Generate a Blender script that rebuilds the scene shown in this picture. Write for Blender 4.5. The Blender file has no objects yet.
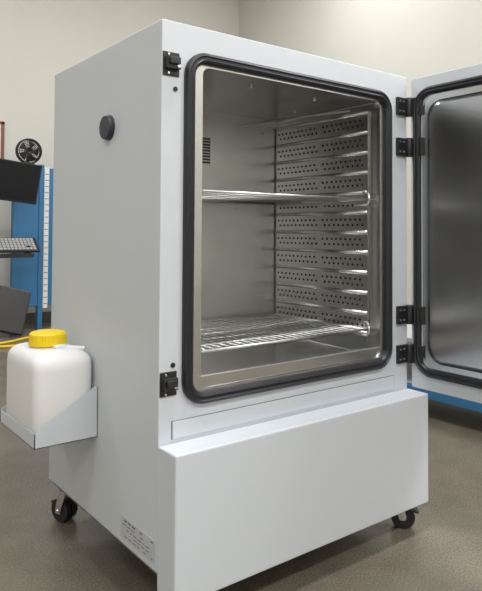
import bpy, bmesh, random
from math import *
from mathutils import Vector, Matrix
random.seed(3)
scn=bpy.context.scene
try:
    scn.view_settings.view_transform='Standard'
except Exception: pass
COL=bpy.context.collection

# ---------------------------------------------------------------- materials
def mat(name,col,rough=.5,metal=0.,noise=None,bump=None,spec=None,trans=0,emit=None,stretch=(1,1,1),speck=None):
    m=bpy.data.materials.new(name); m.use_nodes=True
    nt=m.node_tree; b=nt.nodes['Principled BSDF']
    b.inputs['Base Color'].default_value=(*col,1); b.inputs['Roughness'].default_value=rough; b.inputs['Metallic'].default_value=metal
    if spec is not None: b.inputs['Specular IOR Level'].default_value=spec
    if trans: b.inputs['Transmission Weight'].default_value=trans
    if emit: b.inputs['Emission Color'].default_value=(*emit[0],1); b.inputs['Emission Strength'].default_value=emit[1]
    tc=nt.nodes.new('ShaderNodeTexCoord'); mp=nt.nodes.new('ShaderNodeMapping'); mp.inputs['Scale'].default_value=stretch
    nt.links.new(tc.outputs['Object'],mp.inputs[0])
    if noise:   # (scale, amount)
        n=nt.nodes.new('ShaderNodeTexNoise'); n.inputs['Scale'].default_value=noise[0]; n.inputs['Detail'].default_value=6
        nt.links.new(mp.outputs[0],n.inputs['Vector'])
        r=nt.nodes.new('ShaderNodeValToRGB'); a=noise[1]
        r.color_ramp.elements[0].color=(*[c*(1-a) for c in col],1); r.color_ramp.elements[1].color=(*[min(1,c*(1+a)) for c in col],1)
        r.color_ramp.elements[0].position=.3; r.color_ramp.elements[1].position=.7
        nt.links.new(n.outputs['Fac'],r.inputs[0]); out=r.outputs[0]
        if speck:
            n2=nt.nodes.new('ShaderNodeTexNoise'); n2.inputs['Scale'].default_value=speck[0]; n2.inputs['Detail'].default_value=4
            nt.links.new(mp.outputs[0],n2.inputs['Vector'])
            r2=nt.nodes.new('ShaderNodeValToRGB'); v0,v1=1-speck[1],1+speck[1]
            r2.color_ramp.elements[0].color=(v0,v0,v0,1); r2.color_ramp.elements[1].color=(v1,v1,v1,1)
            r2.color_ramp.elements[0].position=.38; r2.color_ramp.elements[1].position=.62
            nt.links.new(n2.outputs['Fac'],r2.inputs[0])
            mx=nt.nodes.new('ShaderNodeMix'); mx.data_type='RGBA'; mx.blend_type='MULTIPLY'; mx.inputs[0].default_value=1
            nt.links.new(out,mx.inputs[6]); nt.links.new(r2.outputs[0],mx.inputs[7]); out=mx.outputs[2]
        nt.links.new(out,b.inputs['Base Color'])
    if bump:    # (scale,strength)
        n=nt.nodes.new('ShaderNodeTexNoise'); n.inputs['Scale'].default_value=bump[0]; n.inputs['Detail'].default_value=3
        nt.links.new(mp.outputs[0],n.inputs['Vector'])
        bp=nt.nodes.new('ShaderNodeBump'); bp.inputs['Strength'].default_value=bump[1]; bp.inputs['Distance'].default_value=.002
        nt.links.new(n.outputs['Fac'],bp.inputs['Height']); nt.links.new(bp.outputs[0],b.inputs['Normal'])
    return m
M_paint=mat('powder_coat_grey',(.59,.62,.66),.42,bump=(900,.12))
M_steel=mat('stainless_steel',(.56,.56,.555),.27,1,noise=(6,.06),bump=(50,.05))
M_brush=mat('brushed_stainless',(.62,.62,.61),.33,1,noise=(5,.08),bump=(45,.04),stretch=(1,1,1.5))
M_door=mat('door_stainless',(.58,.585,.59),.22,1,noise=(2.0,.10),bump=(20,.08),stretch=(1,1,3))
M_wire=mat('bright_wire',(.68,.68,.67),.3,1)
M_rub=mat('black_rubber',(.013,.014,.018),.42)
M_blk=mat('black_plastic',(.016,.016,.018),.35)
M_hole=mat('hole_dark',(.015,.015,.015),.8)
M_port=mat('port_plug',(.03,.036,.05),.45)
M_chrome=mat('zinc_plated',(.7,.7,.72),.25,1)
M_label=mat('label_silver',(.50,.52,.55),.4)
M_ink=mat('label_ink',(.12,.12,.13),.6)
M_seam=mat('seam_dark',(.16,.17,.18),.6)
M_jug=mat('canister_plastic',(.78,.78,.775),.38)
M_jug.node_tree.nodes['Principled BSDF'].inputs['Subsurface Weight'].default_value=.25
M_jug.node_tree.nodes['Principled BSDF'].inputs['Subsurface Scale'].default_value=.02
M_yel=mat('yellow_cap',(.85,.60,.01),.4)
M_floor=mat('epoxy_floor',(.158,.138,.105),.26,noise=(9,.10),bump=(40,.05),speck=(170,.22))
M_wall=mat('wall_paint',(.64,.625,.575),.85,noise=(1.5,.02),bump=(120,.05))
M_ceil=mat('ceiling_paint',(.75,.74,.71),.9)
M_blue=mat('blue_enamel',(.035,.16,.33),.4)
M_white=mat('white_panel',(.75,.76,.76),.5)
M_brown=mat('brown_frame',(.22,.09,.04),.5)
M_grey=mat('bench_top',(.4,.4,.4),.5)
M_key=mat('keycaps',(.34,.34,.35),.5)
M_ycab=mat('yellow_cable',(.80,.55,.04),.45)
M_lamp=mat('lamp_diffuser',(.9,.9,.9),.6,emit=((1,.98,.95),4))
M_screen=mat('screen_glass',(.01,.01,.012),.3,spec=.3)

# ---------------------------------------------------------------- helpers
def obj(name,bm,m,parent=None,smooth=False,bevel=0,seg=2):
    me=bpy.data.meshes.new(name); bmesh.ops.recalc_face_normals(bm,faces=bm.faces[:]) ; bm.to_mesh(me); bm.free()
    o=bpy.data.objects.new(name,me); COL.objects.link(o)
    for k in (m if isinstance(m,(list,tuple)) else [m]): me.materials.append(k)
    if smooth:
        for p in me.polygons: p.use_smooth=True
    if bevel:
        b=o.modifiers.new('bev','BEVEL'); b.width=bevel; b.segments=seg; b.limit_method='ANGLE'; b.angle_limit=radians(40)
    if parent: o.parent=parent
    return o
def empty(name,loc=(0,0,0)):
    e=bpy.data.objects.new(name,None); e.location=(0,0,0); COL.objects.link(e); e.empty_display_size=.1; return e
def addbox(bm,a,b,mi=0,rot=None):
    c=[(a[i]+b[i])/2 for i in range(3)]; s=[abs(b[i]-a[i]) for i in range(3)]
    mtx=Matrix.Translation(c)@(rot if rot else Matrix.Identity(4))@Matrix.Diagonal((*s,1))
    r=bmesh.ops.create_cube(bm,size=1,matrix=mtx)
    for f in {f for v in r['verts'] for f in v.link_faces}: f.material_index=mi
def box(name,a,b,m,parent=None,bevel=.002,rot=None):
    bm=bmesh.new(); addbox(bm,a,b,rot=rot); return obj(name,bm,m,parent,bevel=bevel)
def addcyl(bm,p,q,r,n=16,r2=None,mi=0,caps=True):
    p=Vector(p);q=Vector(q);d=q-p
    mtx=Matrix.Translation((p+q)/2)@d.to_track_quat('Z','Y').to_matrix().to_4x4()
    res=bmesh.ops.create_cone(bm,cap_ends=caps,segments=n,radius1=r,radius2=r if r2 is None else r2,depth=d.length,matrix=mtx)
    for f in {f for v in res['verts'] for f in v.link_faces}: f.material_index=mi; f.smooth=len(f.verts)==4
def rr(x0,x1,z0,z1,r,n=8):
    pts=[]
    for cx,cz,a0 in ((x1-r,z1-r,0),(x0+r,z1-r,90),(x0+r,z0+r,180),(x1-r,z0+r,270)):
        for i in range(n+1):
            a=radians(a0+90*i/n); pts.append((cx+r*cos(a),cz+r*sin(a)))
    return pts
def loft(bm,loops,cap0=False,cap1=False,mi=0,smooth=False):
    rows=[[bm.verts.new(p) for p in L] for L in loops]
    n=len(rows[0])
    for a,b in zip(rows,rows[1:]):
        for i in range(n):
            f=bm.faces.new((a[i],a[(i+1)%n],b[(i+1)%n],b[i])); f.material_index=mi; f.smooth=smooth
    if cap0: bm.faces.new(rows[0]).material_index=mi
    if cap1: bm.faces.new(rows[-1]).material_index=mi
def XZ(x0,x1,z0,z1,r,y,n=8): return [(x,y,z) for x,z in rr(x0,x1,z0,z1,r,n)]
def YZ(y0,y1,z0,z1,r,x,n=8): return [(x,y,z) for y,z in rr(y0,y1,z0,z1,r,n)]
def XY(x0,x1,y0,y1,r,z,n=8): return [(x,y,z) for x,y in rr(x0,x1,y0,y1,r,n)]
def curve(name,pts,r,m,parent=None,cyc=False,bez=False):
    c=bpy.data.curves.new(name,'CURVE'); c.dimensions='3D'; c.bevel_depth=r; c.bevel_resolution=3
    if bez:
        s=c.splines.new('NURBS'); s.points.add(len(pts)-1); s.order_u=4; s.use_endpoint_u=True
    else:
        s=c.splines.new('POLY'); s.points.add(len(pts)-1)
    for p,k in zip(s.points,pts): p.co=(*k,1)
    s.use_cyclic_u=cyc; c.materials.append(m); c.use_fill_caps=True
    o=bpy.data.objects.new(name,c); COL.objects.link(o)
    if parent: o.parent=parent
    return o

# ---------------------------------------------------------------- incubator
W,D,H,ZB=.925,.70,1.447,.134
inc=empty('laboratory_incubator')
LX0,LX1,LZ0,LZ1,LD=.118,.790,.555,1.352,.502
# outer body: front frame ring + sides + back
bm=bmesh.new()
loft(bm,[XZ(.09,.812,.53,1.362,.04,.0),XZ(0,W,ZB,H,.004,.0),XZ(0,W,ZB,H,.004,D)],cap1=True)
obj('cabinet_body',bm,M_paint,inc,bevel=.003)
# stainless flange + liner
bm=bmesh.new()
loft(bm,[XZ(.085,.815,.525,1.366,.045,-.001),XZ(LX0,LX1,.545,LZ1-.004,.02,-.001),XZ(LX0,LX1,.545,LZ1-.004,.02,.012)])
loft(bm,[XZ(LX0,LX1,.545,LZ1-.004,.02,.012),XZ(LX0-.002,LX1+.002,LZ0-.012,LZ1,.006,.03),XZ(LX0-.002,LX1+.002,LZ0-.002,LZ1,.006,LD)])
obj('liner_walls',bm,M_steel,inc)
bm=bmesh.new(); addbox(bm,(LX0-.002,LD-.001,LZ0-.005),(LX1+.002,LD+.004,LZ1)); obj('liner_back_panel',bm,M_brush,inc)
box('liner_sill',(LX0,.004,.545),(LX1,.02,.578),M_steel,inc,.003)
# gasket
def tubering(name,fn,off,w,d,m,parent,base):
    # fn(inset, height)->loop
    prof=[(0,0),(.0,.5),(.12,.85),(.3,1),(.42,.8),(.55,.8),(.7,1),(.88,.85),(1,.5),(1,0)]
    bm=bmesh.new(); loft(bm,[fn(p[0]*w,p[1]*d) for p in prof],smooth=False)
    return obj(name,bm,m,parent)
tubering('chamber_gasket',lambda i,h:XZ(.063+i,.838-i,.511+i,1.382-i,.062-i,-h-.0005,12),0,.028,.016,M_rub,inc,0)
# front trim strip above lower cover
box('trim_strip',(.038,-.003,.438),(.856,.002,.480),M_paint,inc,.0015)
bm=bmesh.new()
addbox(bm,(.036,-.0012,.479),(.858,.001,.4815)); addbox(bm,(.0355,-.0012,.438),(.0375,.001,.4815)); addbox(bm,(.856,-.0012,.438),(.858,.001,.4815))
obj('trim_seam',bm,M_seam,inc)
# lower cover
bm=bmesh.new(); addbox(bm,(-.001,-.081,.092),(W+.001,-.001,.430)); obj('lower_cover',bm,M_paint,inc,bevel=.004)
# base pan edge
box('base_rail',(.01,.01,ZB-.014),(W-.01,D-.01,ZB+.002),M_seam,inc)
# side racks with rails and perforation
for nm,xw,s in (('side_rack_a',LX1,-1),('side_rack_b',LX0,1)):
    bm=bmesh.new(); x=xw+s*.004
    addbox(bm,(xw,.045,.585),(x,.492,1.325))
    zs=[.612+.0645*i for i in range(12)]
    for z in zs:
        if z>1.33: continue
        y0,y1=.047,.490
        rows=[]
        for dz,dx in ((-.006,0),(-.004,.003),(0,.005),(.004,.003),(.006,0)):
            rows.append([bm.verts.new((x+s*dx,y0,z+dz)),bm.verts.new((x+s*dx,y1,z+dz))])
        for a,b in zip(rows,rows[1:]): bm.faces.new((a[0],a[1],b[1],b[0])).smooth=True
        bm.faces.new([r[0] for r in rows]); bm.faces.new([r[1] for r in rows])
    obj(nm,bm,M_steel,inc)
    bm=bmesh.new()
    for z in zs[:-1]:
        for zc,off in ((z+.0245,0),(z+.042,.5)):
            for k in range(20):
                y=.068+.0212*(k+off)
                if k in(9,) : continue
                vs=[bm.verts.new((x+s*.0006,y+.0040*cos(a*pi/5),zc+.0040*sin(a*pi/5))) for a in range(10)]
                bm.faces.new(vs)
    obj(nm+'_holes',bm,M_hole,inc)
# back wall vent slots, screws
bm=bmesh.new()
addbox(bm,(.375,LD-.004,1.165),(.487,LD-.0005,1.262))
obj('fan_grille_plate',bm,M_steel,inc)
bm=bmesh.new()
for i in range(9):
    z=1.172+i*.0102
    for k in range(3): addbox(bm,(.380+k*.036,LD-.0052,z),(.411+k*.036,LD-.0035,z+.006))
obj('fan_grille_slots',bm,M_hole,inc)
bm=bmesh.new()
for p in ((.20,.7),(.2,1.0),(.72,.7),(.72,1.3),(.2,1.3),(.45,.7),(.6,1.02)): addcyl(bm,(p[0],LD-.004,p[1]),(p[0],LD,p[1]),.005,10)
for p in ((.35,.1),(.62,.12),(.7,.3)): addcyl(bm,(p[0],p[1],LZ1-.006),(p[0],p[1],LZ1),.006,10)
obj('liner_screws',bm,M_chrome,inc)
# temperature sensor pipe along the ceiling
curve('sensor_pipe',[(.60,.49,1.31),(.60,.30,1.315),(.70,.2,1.322),(.74,.08,1.325)],.003,M_wire,inc,bez=True)
# port plug
bm=bmesh.new(); addcyl(bm,(-.004,.283,1.2185),(0.002,.283,1.2185),.035,40); addcyl(bm,(-.016,.283,1.2185),(-.003,.283,1.2185),.032,40,r2=.034); obj('access_port_plug',bm,M_port,inc,bevel=.002)
# latches (two) on left of front frame
def latch(name,zc):
    bm=bmesh.new()
    addbox(bm,(.002,-.004,zc-.029),(.048,0,zc+.029))
    addbox(bm,(.006,-.018,zc-.014),(.044,-.003,zc+.016))
    addbox(bm,(.010,-.026,zc-.004),(.038,-.016,zc+.012))
    obj(name,bm,M_blk,inc,bevel=.003)
    bm=bmesh.new(); addcyl(bm,(.037,-.0205,zc-.006),(.037,-.017,zc-.006),.005,12); addcyl(bm,(.016,-.007,zc+.023),(.016,-.003,zc+.023),.003,8); addcyl(bm,(.016,-.007,zc-.023),(.016,-.003,zc-.023),.003,8)
    obj(name+'_screws',bm,M_chrome,inc)
latch('latch_upper',1.340); latch('latch_lower',.572)
bm=bmesh.new()
for z in (1.281,.615): addcyl(bm,(.038,-.003,z),(.038,0,z),.006,14)
obj('front_bolts',bm,M_blk,inc)
# hinges
bm=bmesh.new(); bm2=bmesh.new()
for z in (1.345,1.213,.670,.545):
    addbox(bm,(.868,-.010,z-.029),(.912,.0,z+.029))
    addcyl(bm,(.922,-.012,z-.031),(.922,-.012,z+.031),.0115,20)
    addbox(bm,(.920,-.060,z-.029),(.932,-.010,z+.029))
    for dx in (.878,.896):
        for dz in (-.016,.016): addcyl(bm2,(dx,-.0125,z+dz),(dx,-.009,z+dz),.0030,8)
obj('door_hinges',bm,M_blk,inc,bevel=.002); obj('hinge_screws',bm2,M_seam,inc)
# door (open 90 deg, leaf runs toward -Y), inner face at x=.932
DX0,DX1=.932,.990; dy0,dy1=-.905,-.012
bm=bmesh.new()
loft(bm,[YZ(dy0+.05,dy1-.05,.52,1.365,.03,DX0),YZ(dy0,dy1,.436,1.440,.006,DX0),YZ(dy0,dy1,.436,1.440,.006,DX1)],cap1=True)
obj('door_leaf',bm,M_paint,inc,bevel=.003)
bm=bmesh.new()
loft(bm,[YZ(dy0+.045,dy1-.045,.505,1.375,.05,DX0-.001),YZ(dy0+.065,dy1-.065,.525,1.355,.05,DX0-.001),YZ(dy0+.080,dy1-.080,.540,1.340,.045,DX0-.012)],cap1=True,smooth=False)
obj('door_inner_panel',bm,M_door,inc)
tubering('door_gasket',lambda i,h:YZ(dy0+.014+i,dy1-.014-i,.480+i,1.402-i,.065-i,DX0-h-.0005,12),0,.026,.014,M_rub,inc,0)
# door handle on the outside
bm=bmesh.new(); addcyl(bm,(DX1+.04,dy0+.06,.75),(DX1+.04,dy0+.06,1.12),.012,16)
for z in (.78,1.09): addcyl(bm,(DX1-.002,dy0+.06,z),(DX1+.04,dy0+.06,z),.009,12)
obj('door_handle',bm,M_blk,inc)
# type label on side
bm=bmesh.new(); x=-.0012
addbox(bm,(x,.010,.150),(0.0005,.185,.206),0)
for row in range(5):
    z=.158+row*.0095; y=.018
    while y<.17:
        l=random.uniform(.006,.02); 
        if random.random()<.6: addbox(bm,(x-.0004,y,z),(x,min(y+l,.178),z+.0022 if row<4 else z+.004),1)
        y+=l+.006
obj('type_label',bm,[M_label,M_ink],inc)
# canister bracket
TZ=.364
def plate(bm,pts,th,axis):
    a=[bm.verts.new(p) for p in pts]; d=Vector(axis)*th; b=[bm.verts.new(Vector(p)+d) for p in pts]
    bm.faces.new(a); bm.faces.new(b[::-1]); n=len(a)
    for i in range(n): bm.faces.new((a[i],a[(i+1)%n],b[(i+1)%n],b[i]))
bm=bmesh.new()
tx,ty0,ty1=-.176,.335,.625
plate(bm,[(tx,ty0,TZ),(0,ty0,TZ),(0,ty1,TZ),(tx,ty1,TZ)],.002,(0,0,1))
plate(bm,[(tx,ty0,TZ),(0,ty0,TZ),(0,ty0,.502),(-.012,ty0,.502),(tx,ty0,.404)],.002,(0,1,0))
plate(bm,[(tx,ty1,TZ),(0,ty1,TZ),(0,ty1,.502),(-.012,ty1,.502),(tx,ty1,.404)],-.002,(0,1,0))
plate(bm,[(tx,ty0,TZ),(tx,ty1,TZ),(tx,ty1,.400),(tx,ty0,.404)],.002,(1,0,0))
plate(bm,[(0,ty0,TZ),(0,ty1,TZ),(0,ty1,.502),(0,ty0,.502)],-.002,(1,0,0))
obj('canister_bracket',bm,M_paint,inc)

# casters
def caster(name,cx,cy,ang):
    bm=bmesh.new(); r=.037
    R=Matrix.Rotation(ang,4,'Z')
    def T(p): return tuple(R@Vector(p)+Vector((cx,cy,0)))
    bm2=bmesh.new()
    addcyl(bm2,T((0,0,ZB-.018)),T((0,0,ZB-.010)),.032,20); addcyl(bm2,T((0,0,ZB-.034)),T((0,0,ZB-.016)),.022,20)
    for s in (-1,1):
        pts=[(-.012,s*.030,ZB-.030),(.018,s*.030,ZB-.030),(.034,s*.030,r+.004),(.030,s*.030,r-.008),(.014,s*.030,r-.008)]
        a=[bm2.verts.new(T(p)) for p in pts]; b=[bm2.verts.new(T((p[0],p[1]-s*.003,p[2]))) for p in pts]
        bm2.faces.new(a); bm2.faces.new(b[::-1])
        for i in range(5): bm2.faces.new((a[i],a[(i+1)%5],b[(i+1)%5],b[i]))
    a=[bm2.verts.new(T(p)) for p in ((-.012,-.03,ZB-.030),(.018,-.03,ZB-.030),(.018,.03,ZB-.030),(-.012,.03,ZB-.030))]; bm2.faces.new(a)
    addcyl(bm2,T((.024,-.034,r)),T((.024,.034,r)),.006,12)
    for s in (-1,1):
        addcyl(bm,T((.024,s*.003,r)),T((.024,s*.024,r)),r,32)
    addcyl(bm2,T((.024,-.0255,r)),T((.024,.0255,r)),.010,20)
    rot=R@Matrix.Rotation(radians(25),4,'Y'); c=Vector(T((.056,0,r+.02)))
    addbox(bm,(c.x-.018,c.y-.016,c.z-.004),(c.x+.018,c.y+.016,c.z+.004),rot=rot)
    obj(name+'_wheel',bm,M_blk,inc,bevel=.003); obj(name+'_fork',bm2,M_chrome,inc)
caster('caster_a',.054,.655,radians(110)); caster('caster_b',.878,.012,radians(-50)); caster('caster_c',.06,.05,radians(30)); caster('caster_d',.86,.64,radians(80))

# ---------------------------------------------------------------- wire shelves
def shelf(name,z):
    bm=bmesh.new(); x0,x1,y0,y1=LX0+.016,LX1-.018,.040,.485
    n=24
    for i in range(1,n):
        x=x0+(x1-x0)*i/n; addcyl(bm,(x,y0,z+.003),(x,y1,z+.003),.0014,6)
    for k in range(1,6):
        y=y0+(y1-y0)*k/6; addcyl(bm,(x0,y,z),(x1,y,z),.0020,8)
    for a,b in (((x0,y0),(x1,y0)),((x1,y0),(x1,y1)),((x1,y1),(x0,y1)),((x0,y1),(x0,y0))):
        addcyl(bm,(*a,z),(*b,z),.0038,10)
    for x in (x0,x1): 
        pts=[(x,y0+.05,z-.018),(x,y0-.004,z-.018),(x,y0-.012,z-.008),(x,y0-.012,z+.012),(x,y0-.004,z+.022),(x,y0+.012,z+.022)]
        for a,b in zip(pts,pts[1:]): addcyl(bm,a,b,.0035,8)
    return obj(name,bm,M_wire)
shelf('wire_shelf',1.040); shelf('wire_shelf.001',.628)

# ---------------------------------------------------------------- canister
jug=empty('plastic_canister'); jx0,jx1,jy0,jy1=-.172,-.004,.342,.618; jz=TZ+.0025
bm=bmesh.new(); L=[]
for z,i,r in ((0,.012,.02),(.004,.004,.028),(.014,0,.034),(.10,.0,.036),(.190,.0,.036),(.210,.002,.036),(.222,.008,.036),(.231,.018,.034),(.236,.032,.03),(.238,.05,.026)):
    iy=i*1.3; L.append(XY(jx0+i,jx1-i,jy0+iy,jy1-iy,min(r,(jx1-jx0)/2-i-.001),jz+z,6))
loft(bm,L,cap0=True,cap1=True,smooth=True)
cx,cy=-.090,.482
addcyl(bm,(cx,cy,jz+.225),(cx,cy,jz+.252),.045,40)
obj('canister_body',bm,M_jug,jug)
bm=bmesh.new()
r=.050; nseg=72; loops=[]
for z,rad in ((.240,r),(.244,r+.002),(.272,r+.0005),(.277,r-.004),(.279,r-.012)):
    loops.append([(cx+(rad+(.0012 if (i%2 and .242<z<.275) else 0))*cos(2*pi*i/nseg),cy+(rad+(.0012 if (i%2 and .242<z<.275) else 0))*sin(2*pi*i/nseg),jz+z) for i in range(nseg)])
loft(bm,loops,cap0=True,cap1=True); obj('screw_cap',bm,M_yel,jug)
# spout
bm=bmesh.new(); addcyl(bm,(-.072,.42,jz+.220),(-.072,.412,jz+.242),.013,20); addcyl(bm,(-.085,.425,jz+.238),(-.020,.382,jz+.236),.010,16,r2=.007)
addbox(bm,(-.095,.405,jz+.234),(-.06,.435,jz+.246))
obj('spout',bm,M_jug,jug,bevel=.002)

# ---------------------------------------------------------------- room
RX0,RX1,RY0,RY1,RH=-3.6,4.0,-4.6,5.0,4.2
box('floor',(RX0-.1,RY0-.1,-.1),(RX1+.1,RY1+.1,0),M_floor,None,0)
box('ceiling',(RX0-.1,RY0-.1,RH),(RX1+.1,RY1+.1,RH+.1),M_ceil,None,0)
box('wall_back',(RX0-.1,RY1,0),(RX1+.1,RY1+.1,RH),M_wall,None,0)
box('wall_right',(RX1,RY0,0),(RX1+.1,RY1,RH),M_wall,None,0)
box('wall_left',(RX0-.1,RY0,0),(RX0,RY1,RH),M_wall,None,0)
box('wall_front',(RX0-.1,RY0-.1,0),(RX1+.1,RY0,RH),M_wall,None,0)
M_base=mat('baseboard_vinyl',(.12,.11,.10),.6)
box('baseboard_back',(RX0,RY1-.012,0),(RX1,RY1,.1),M_base,None,.002)
box('baseboard_right',(RX1-.012,RY0,0),(RX1,RY1-.012,.1),M_base,None,.002)

# low blue trolley to the right (only its lower rail shows under the door)
wb=empty('equipment_trolley')
bm=bmesh.new()
bx0,bx1,by0,by1=1.90,2.60,-.9,1.25
for x in (bx0,bx1-.05):
    for y in (by0,by1-.05): addbox(bm,(x,y,.07),(x+.05,y+.05,.37))
addbox(bm,(bx0,by0,.105),(bx0+.05,by1,.150)); addbox(bm,(bx1-.05,by0,.105),(bx1,by1,.150))
for y in (by0,by1-.05): addbox(bm,(bx0,y,.105),(bx1,y+.05,.15)); addbox(bm,(bx0,y,.33),(bx1,y+.05,.37))
obj('frame',bm,M_blue,wb,bevel=.003)
box('top',(bx0-.01,by0-.01,.37),(bx1+.01,by1+.01,.395),M_grey,wb,.004)
box('lower_shelf',(bx0+.05,by0+.05,.135),(bx1-.05,by1-.05,.152),M_grey,wb,.002)
bm=bmesh.new()
for x in (bx0+.025,bx1-.025):
    for y in (by0+.03,by0+1.15,by1-.03):
        addcyl(bm,(x-.015,y,.035),(x+.015,y,.035),.035,24); addcyl(bm,(x,y,.05),(x,y,.11),.012,10)
addbox(bm,(bx0+.12,by0+.3,.10),(bx0+.5,by1-.4,.134))
obj('castors',bm,M_blk,wb)

# blue tool panel, left background
tp=empty('tool_panel')
bm=bmesh.new(); y=4.52
for x in (1.06,1.30,1.80): addbox(bm,(x,y,0),(x+.045,y+.06,1.55))
addbox(bm,(1.06,y+.01,.22),(1.84,y+.04,1.52)); addbox(bm,(1.06,y,0),(1.105,y+.35,.05)); addbox(bm,(1.8,y,0),(1.845,y+.35,.05))
obj('frame',bm,M_blue,tp,bevel=.003)
box('slotted_rail',(1.345,y-.01,.2),(1.39,y+.012,1.53),M_white,tp,.002)
bm=bmesh.new()
for i in range(22): addbox(bm,(1.35,y-.012,.24+i*.058),(1.385,y-.009,.247+i*.058))
obj('rail_slots',bm,M_seam,tp)
# monitor
mo=empty('computer_monitor')
rot=Matrix.Rotation(radians(6),4,'Y')@Matrix.Rotation(radians(8),4,'X')
bm=bmesh.new(); addbox(bm,(.60,4.15,1.185),(1.17,4.185,1.535),rot=rot); obj('bezel',bm,M_blk,mo,bevel=.004)
bm=bmesh.new(); addbox(bm,(.615,4.145,1.20),(1.155,4.151,1.522),rot=rot); obj('screen',bm,M_screen,mo)
bm=bmesh.new(); addbox(bm,(.83,4.18,1.30),(.93,4.20,1.40)); addcyl(bm,(.88,4.19,1.35),(.98,4.4,1.30),.018,12); addcyl(bm,(.98,4.4,1.30),(1.08,4.49,1.30),.018,12); obj('arm',bm,M_blk,mo)
# keyboard on a tilted holder
kb=empty('keyboard'); rot=Matrix.Rotation(radians(38),4,'X')
bm=bmesh.new(); addbox(bm,(.62,3.98,.795),(1.13,4.16,.815),rot=rot); obj('tray',bm,M_blk,kb,bevel=.004)
bm=bmesh.new()
for r_ in range(5):
    for k in range(15):
        c=Vector((.875,4.07,.805))+rot@Vector((-.22+k*.031,-.065+r_*.031,.014)); addbox(bm,(c.x-.0125,c.y-.0125,c.z-.004),(c.x+.0125,c.y+.0125,c.z+.004),rot=rot)
obj('keys',bm,M_key,kb)
bm=bmesh.new(); addcyl(bm,(.95,4.1,.79),(1.07,4.48,.74),.02,12); addbox(bm,(.68,4.0,.70),(1.08,4.08,.735)); addbox(bm,(1.02,4.02,.71),(1.06,4.1,.80)); obj('support_arm',bm,M_blk,kb)
# fan on top of tool panel
cr=empty('desk_fan'); c=Vector((1.205,4.55,1.67))
bm=bmesh.new()
yy=c.y
for rr_ in (.035,.05,.065,.08,.095,.112):
    for i in range(32):
        a0,a1=2*pi*i/32,2*pi*(i+1)/32
        for d in ((-.035+.15*rr_,) if rr_<.1 else (-.02,.02)): addcyl(bm,(c.x+rr_*cos(a0),yy+d,c.z+rr_*sin(a0)),(c.x+rr_*cos(a1),yy+d,c.z+rr_*sin(a1)),.0035 if rr_<.1 else .008,6)
for i in range(24):
    a=2*pi*i/24; addcyl(bm,(c.x,yy-.034,c.z),(c.x+.110*cos(a),yy-.02,c.z+.110*sin(a)),.0025,6)
addcyl(bm,(c.x,yy-.03,c.z),(c.x,yy+.05,c.z),.03,20)
for i in range(5):
    a=2*pi*i/5; ca,sa=cos(a),sin(a)
    q=[(c.x+.02*ca,yy-.01,c.z+.02*sa)]+[(c.x+.092*cos(a+t),yy+.01-.01*j,c.z+.092*sin(a+t)) for j,t in enumerate((-.45,-.15,.15,.45))]
    bm.faces.new([bm.verts.new(k) for k in q])
addcyl(bm,(c.x,yy+.02,c.z-.03),(c.x,yy+.04,1.555),.014,12); addbox(bm,(c.x-.05,4.525,1.552),(c.x+.05,4.60,1.562))
obj('fan_head',bm,M_blk,cr)
# leaning case
bm=bmesh.new()
rot=Matrix.Rotation(radians(-14),4,'X')@Matrix.Rotation(radians(16),4,'Y')
addbox(bm,(.84,4.26,.03),(1.12,4.32,.42),rot=rot); lowest=min(v.co.z for v in bm.verts)
bmesh.ops.translate(bm,verts=bm.verts,vec=(0,0,-lowest))
obj('equipment_case',bm,M_blk,None,bevel=.01)
# notice board on back wall
nb=empty('notice_board')
box('board',(.35,4.985,1.40),(1.08,4.998,1.97),M_white,nb,0); 
bm=bmesh.new(); addbox(bm,(1.075,4.975,1.38),(1.105,4.999,1.99)); addbox(bm,(.32,4.975,1.38),(.35,4.999,1.99)); addbox(bm,(.32,4.975,1.97),(1.105,4.999,1.995)); addbox(bm,(.32,4.975,1.375),(1.105,4.999,1.40)); obj('frame',bm,M_brown,nb)
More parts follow.
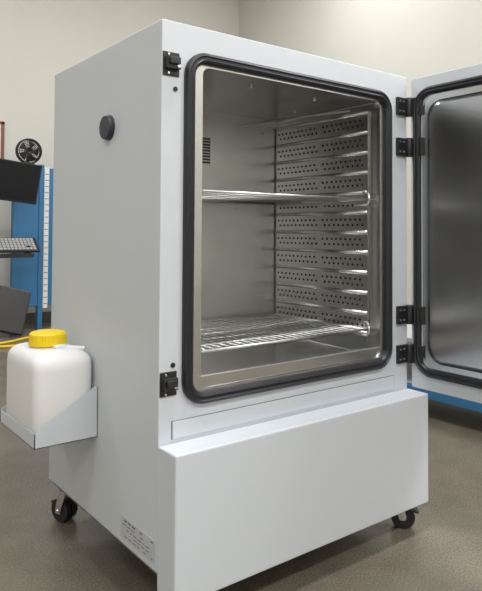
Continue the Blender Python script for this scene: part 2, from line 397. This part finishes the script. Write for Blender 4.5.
# cables
pc=empty('power_cable')
curve('strand_1',[(.3,3.95,.011),(.75,3.9,.011),(.95,4.0,.011),(1.2,4.2,.011),(1.5,4.1,.011),(1.9,4.4,.011)],.011,M_ycab,pc,bez=True)
curve('strand_2',[(.3,4.1,.011),(.8,3.7,.011),(1.0,3.8,.011),(1.25,3.75,.011),(1.6,4.0,.011)],.011,M_ycab,pc,bez=True)

# ---------------------------------------------------------------- lights
def area(name,loc,sx,sy,e,col=(.985,.99,1.0),target=None):
    l=bpy.data.lights.new(name,'AREA'); l.shape='RECTANGLE'; l.size=sx; l.size_y=sy; l.energy=e; l.color=col
    o=bpy.data.objects.new(name,l); o.location=loc; COL.objects.link(o)
    if target is not None: o.rotation_euler=(Vector(target)-Vector(loc)).to_track_quat('-Z','Y').to_euler()
    return o
k=0
for x,ex in ((-2.4,.5),(.2,1),(2.8,1)):
    for y in (-3.2,-.6,2.6):
        nm='ceiling_light' if k==0 else 'ceiling_light.%03d'%k; k+=1
        p=empty(nm)
        b=box('housing',(x-.62,y-.17,RH-.06),(x+.62,y+.17,RH),M_white,p,.004); b2=box('diffuser',(x-.58,y-.14,RH-.066),(x+.58,y+.14,RH-.058),M_lamp,p,0)
        a=area('lamp',(x,y,RH-.08),1.16,.28,ex*{-3.2:86,-.6:56,2.6:44}[y]); a.parent=p
w=bpy.data.worlds.new('world'); scn.world=w; w.use_nodes=True; w.node_tree.nodes['Background'].inputs[0].default_value=(.8,.85,.9,1); w.node_tree.nodes['Background'].inputs[1].default_value=.3

# ---------------------------------------------------------------- camera
yaw,pitch,roll,f,y0=.65125,.02941,.00592,624.46,212.33
fw=Vector((sin(yaw)*cos(pitch),cos(yaw)*cos(pitch),sin(pitch))); r0=Vector((cos(yaw),-sin(yaw),0)); u0=r0.cross(fw)
r2=r0*cos(roll)+u0*sin(roll); u2=-r0*sin(roll)+u0*cos(roll)
cam=bpy.data.cameras.new('camera'); co=bpy.data.objects.new('camera',cam); COL.objects.link(co)
M=Matrix((( r2.x,u2.x,-fw.x,-.74748),(r2.y,u2.y,-fw.y,-1.29741),(r2.z,u2.z,-fw.z,.93807),(0,0,0,1)))
co.matrix_world=M
cam.sensor_fit='HORIZONTAL'; cam.sensor_width=36; cam.lens=36*f/482; cam.shift_y=(y0-295.5)/482; cam.clip_start=.05
scn.camera=co
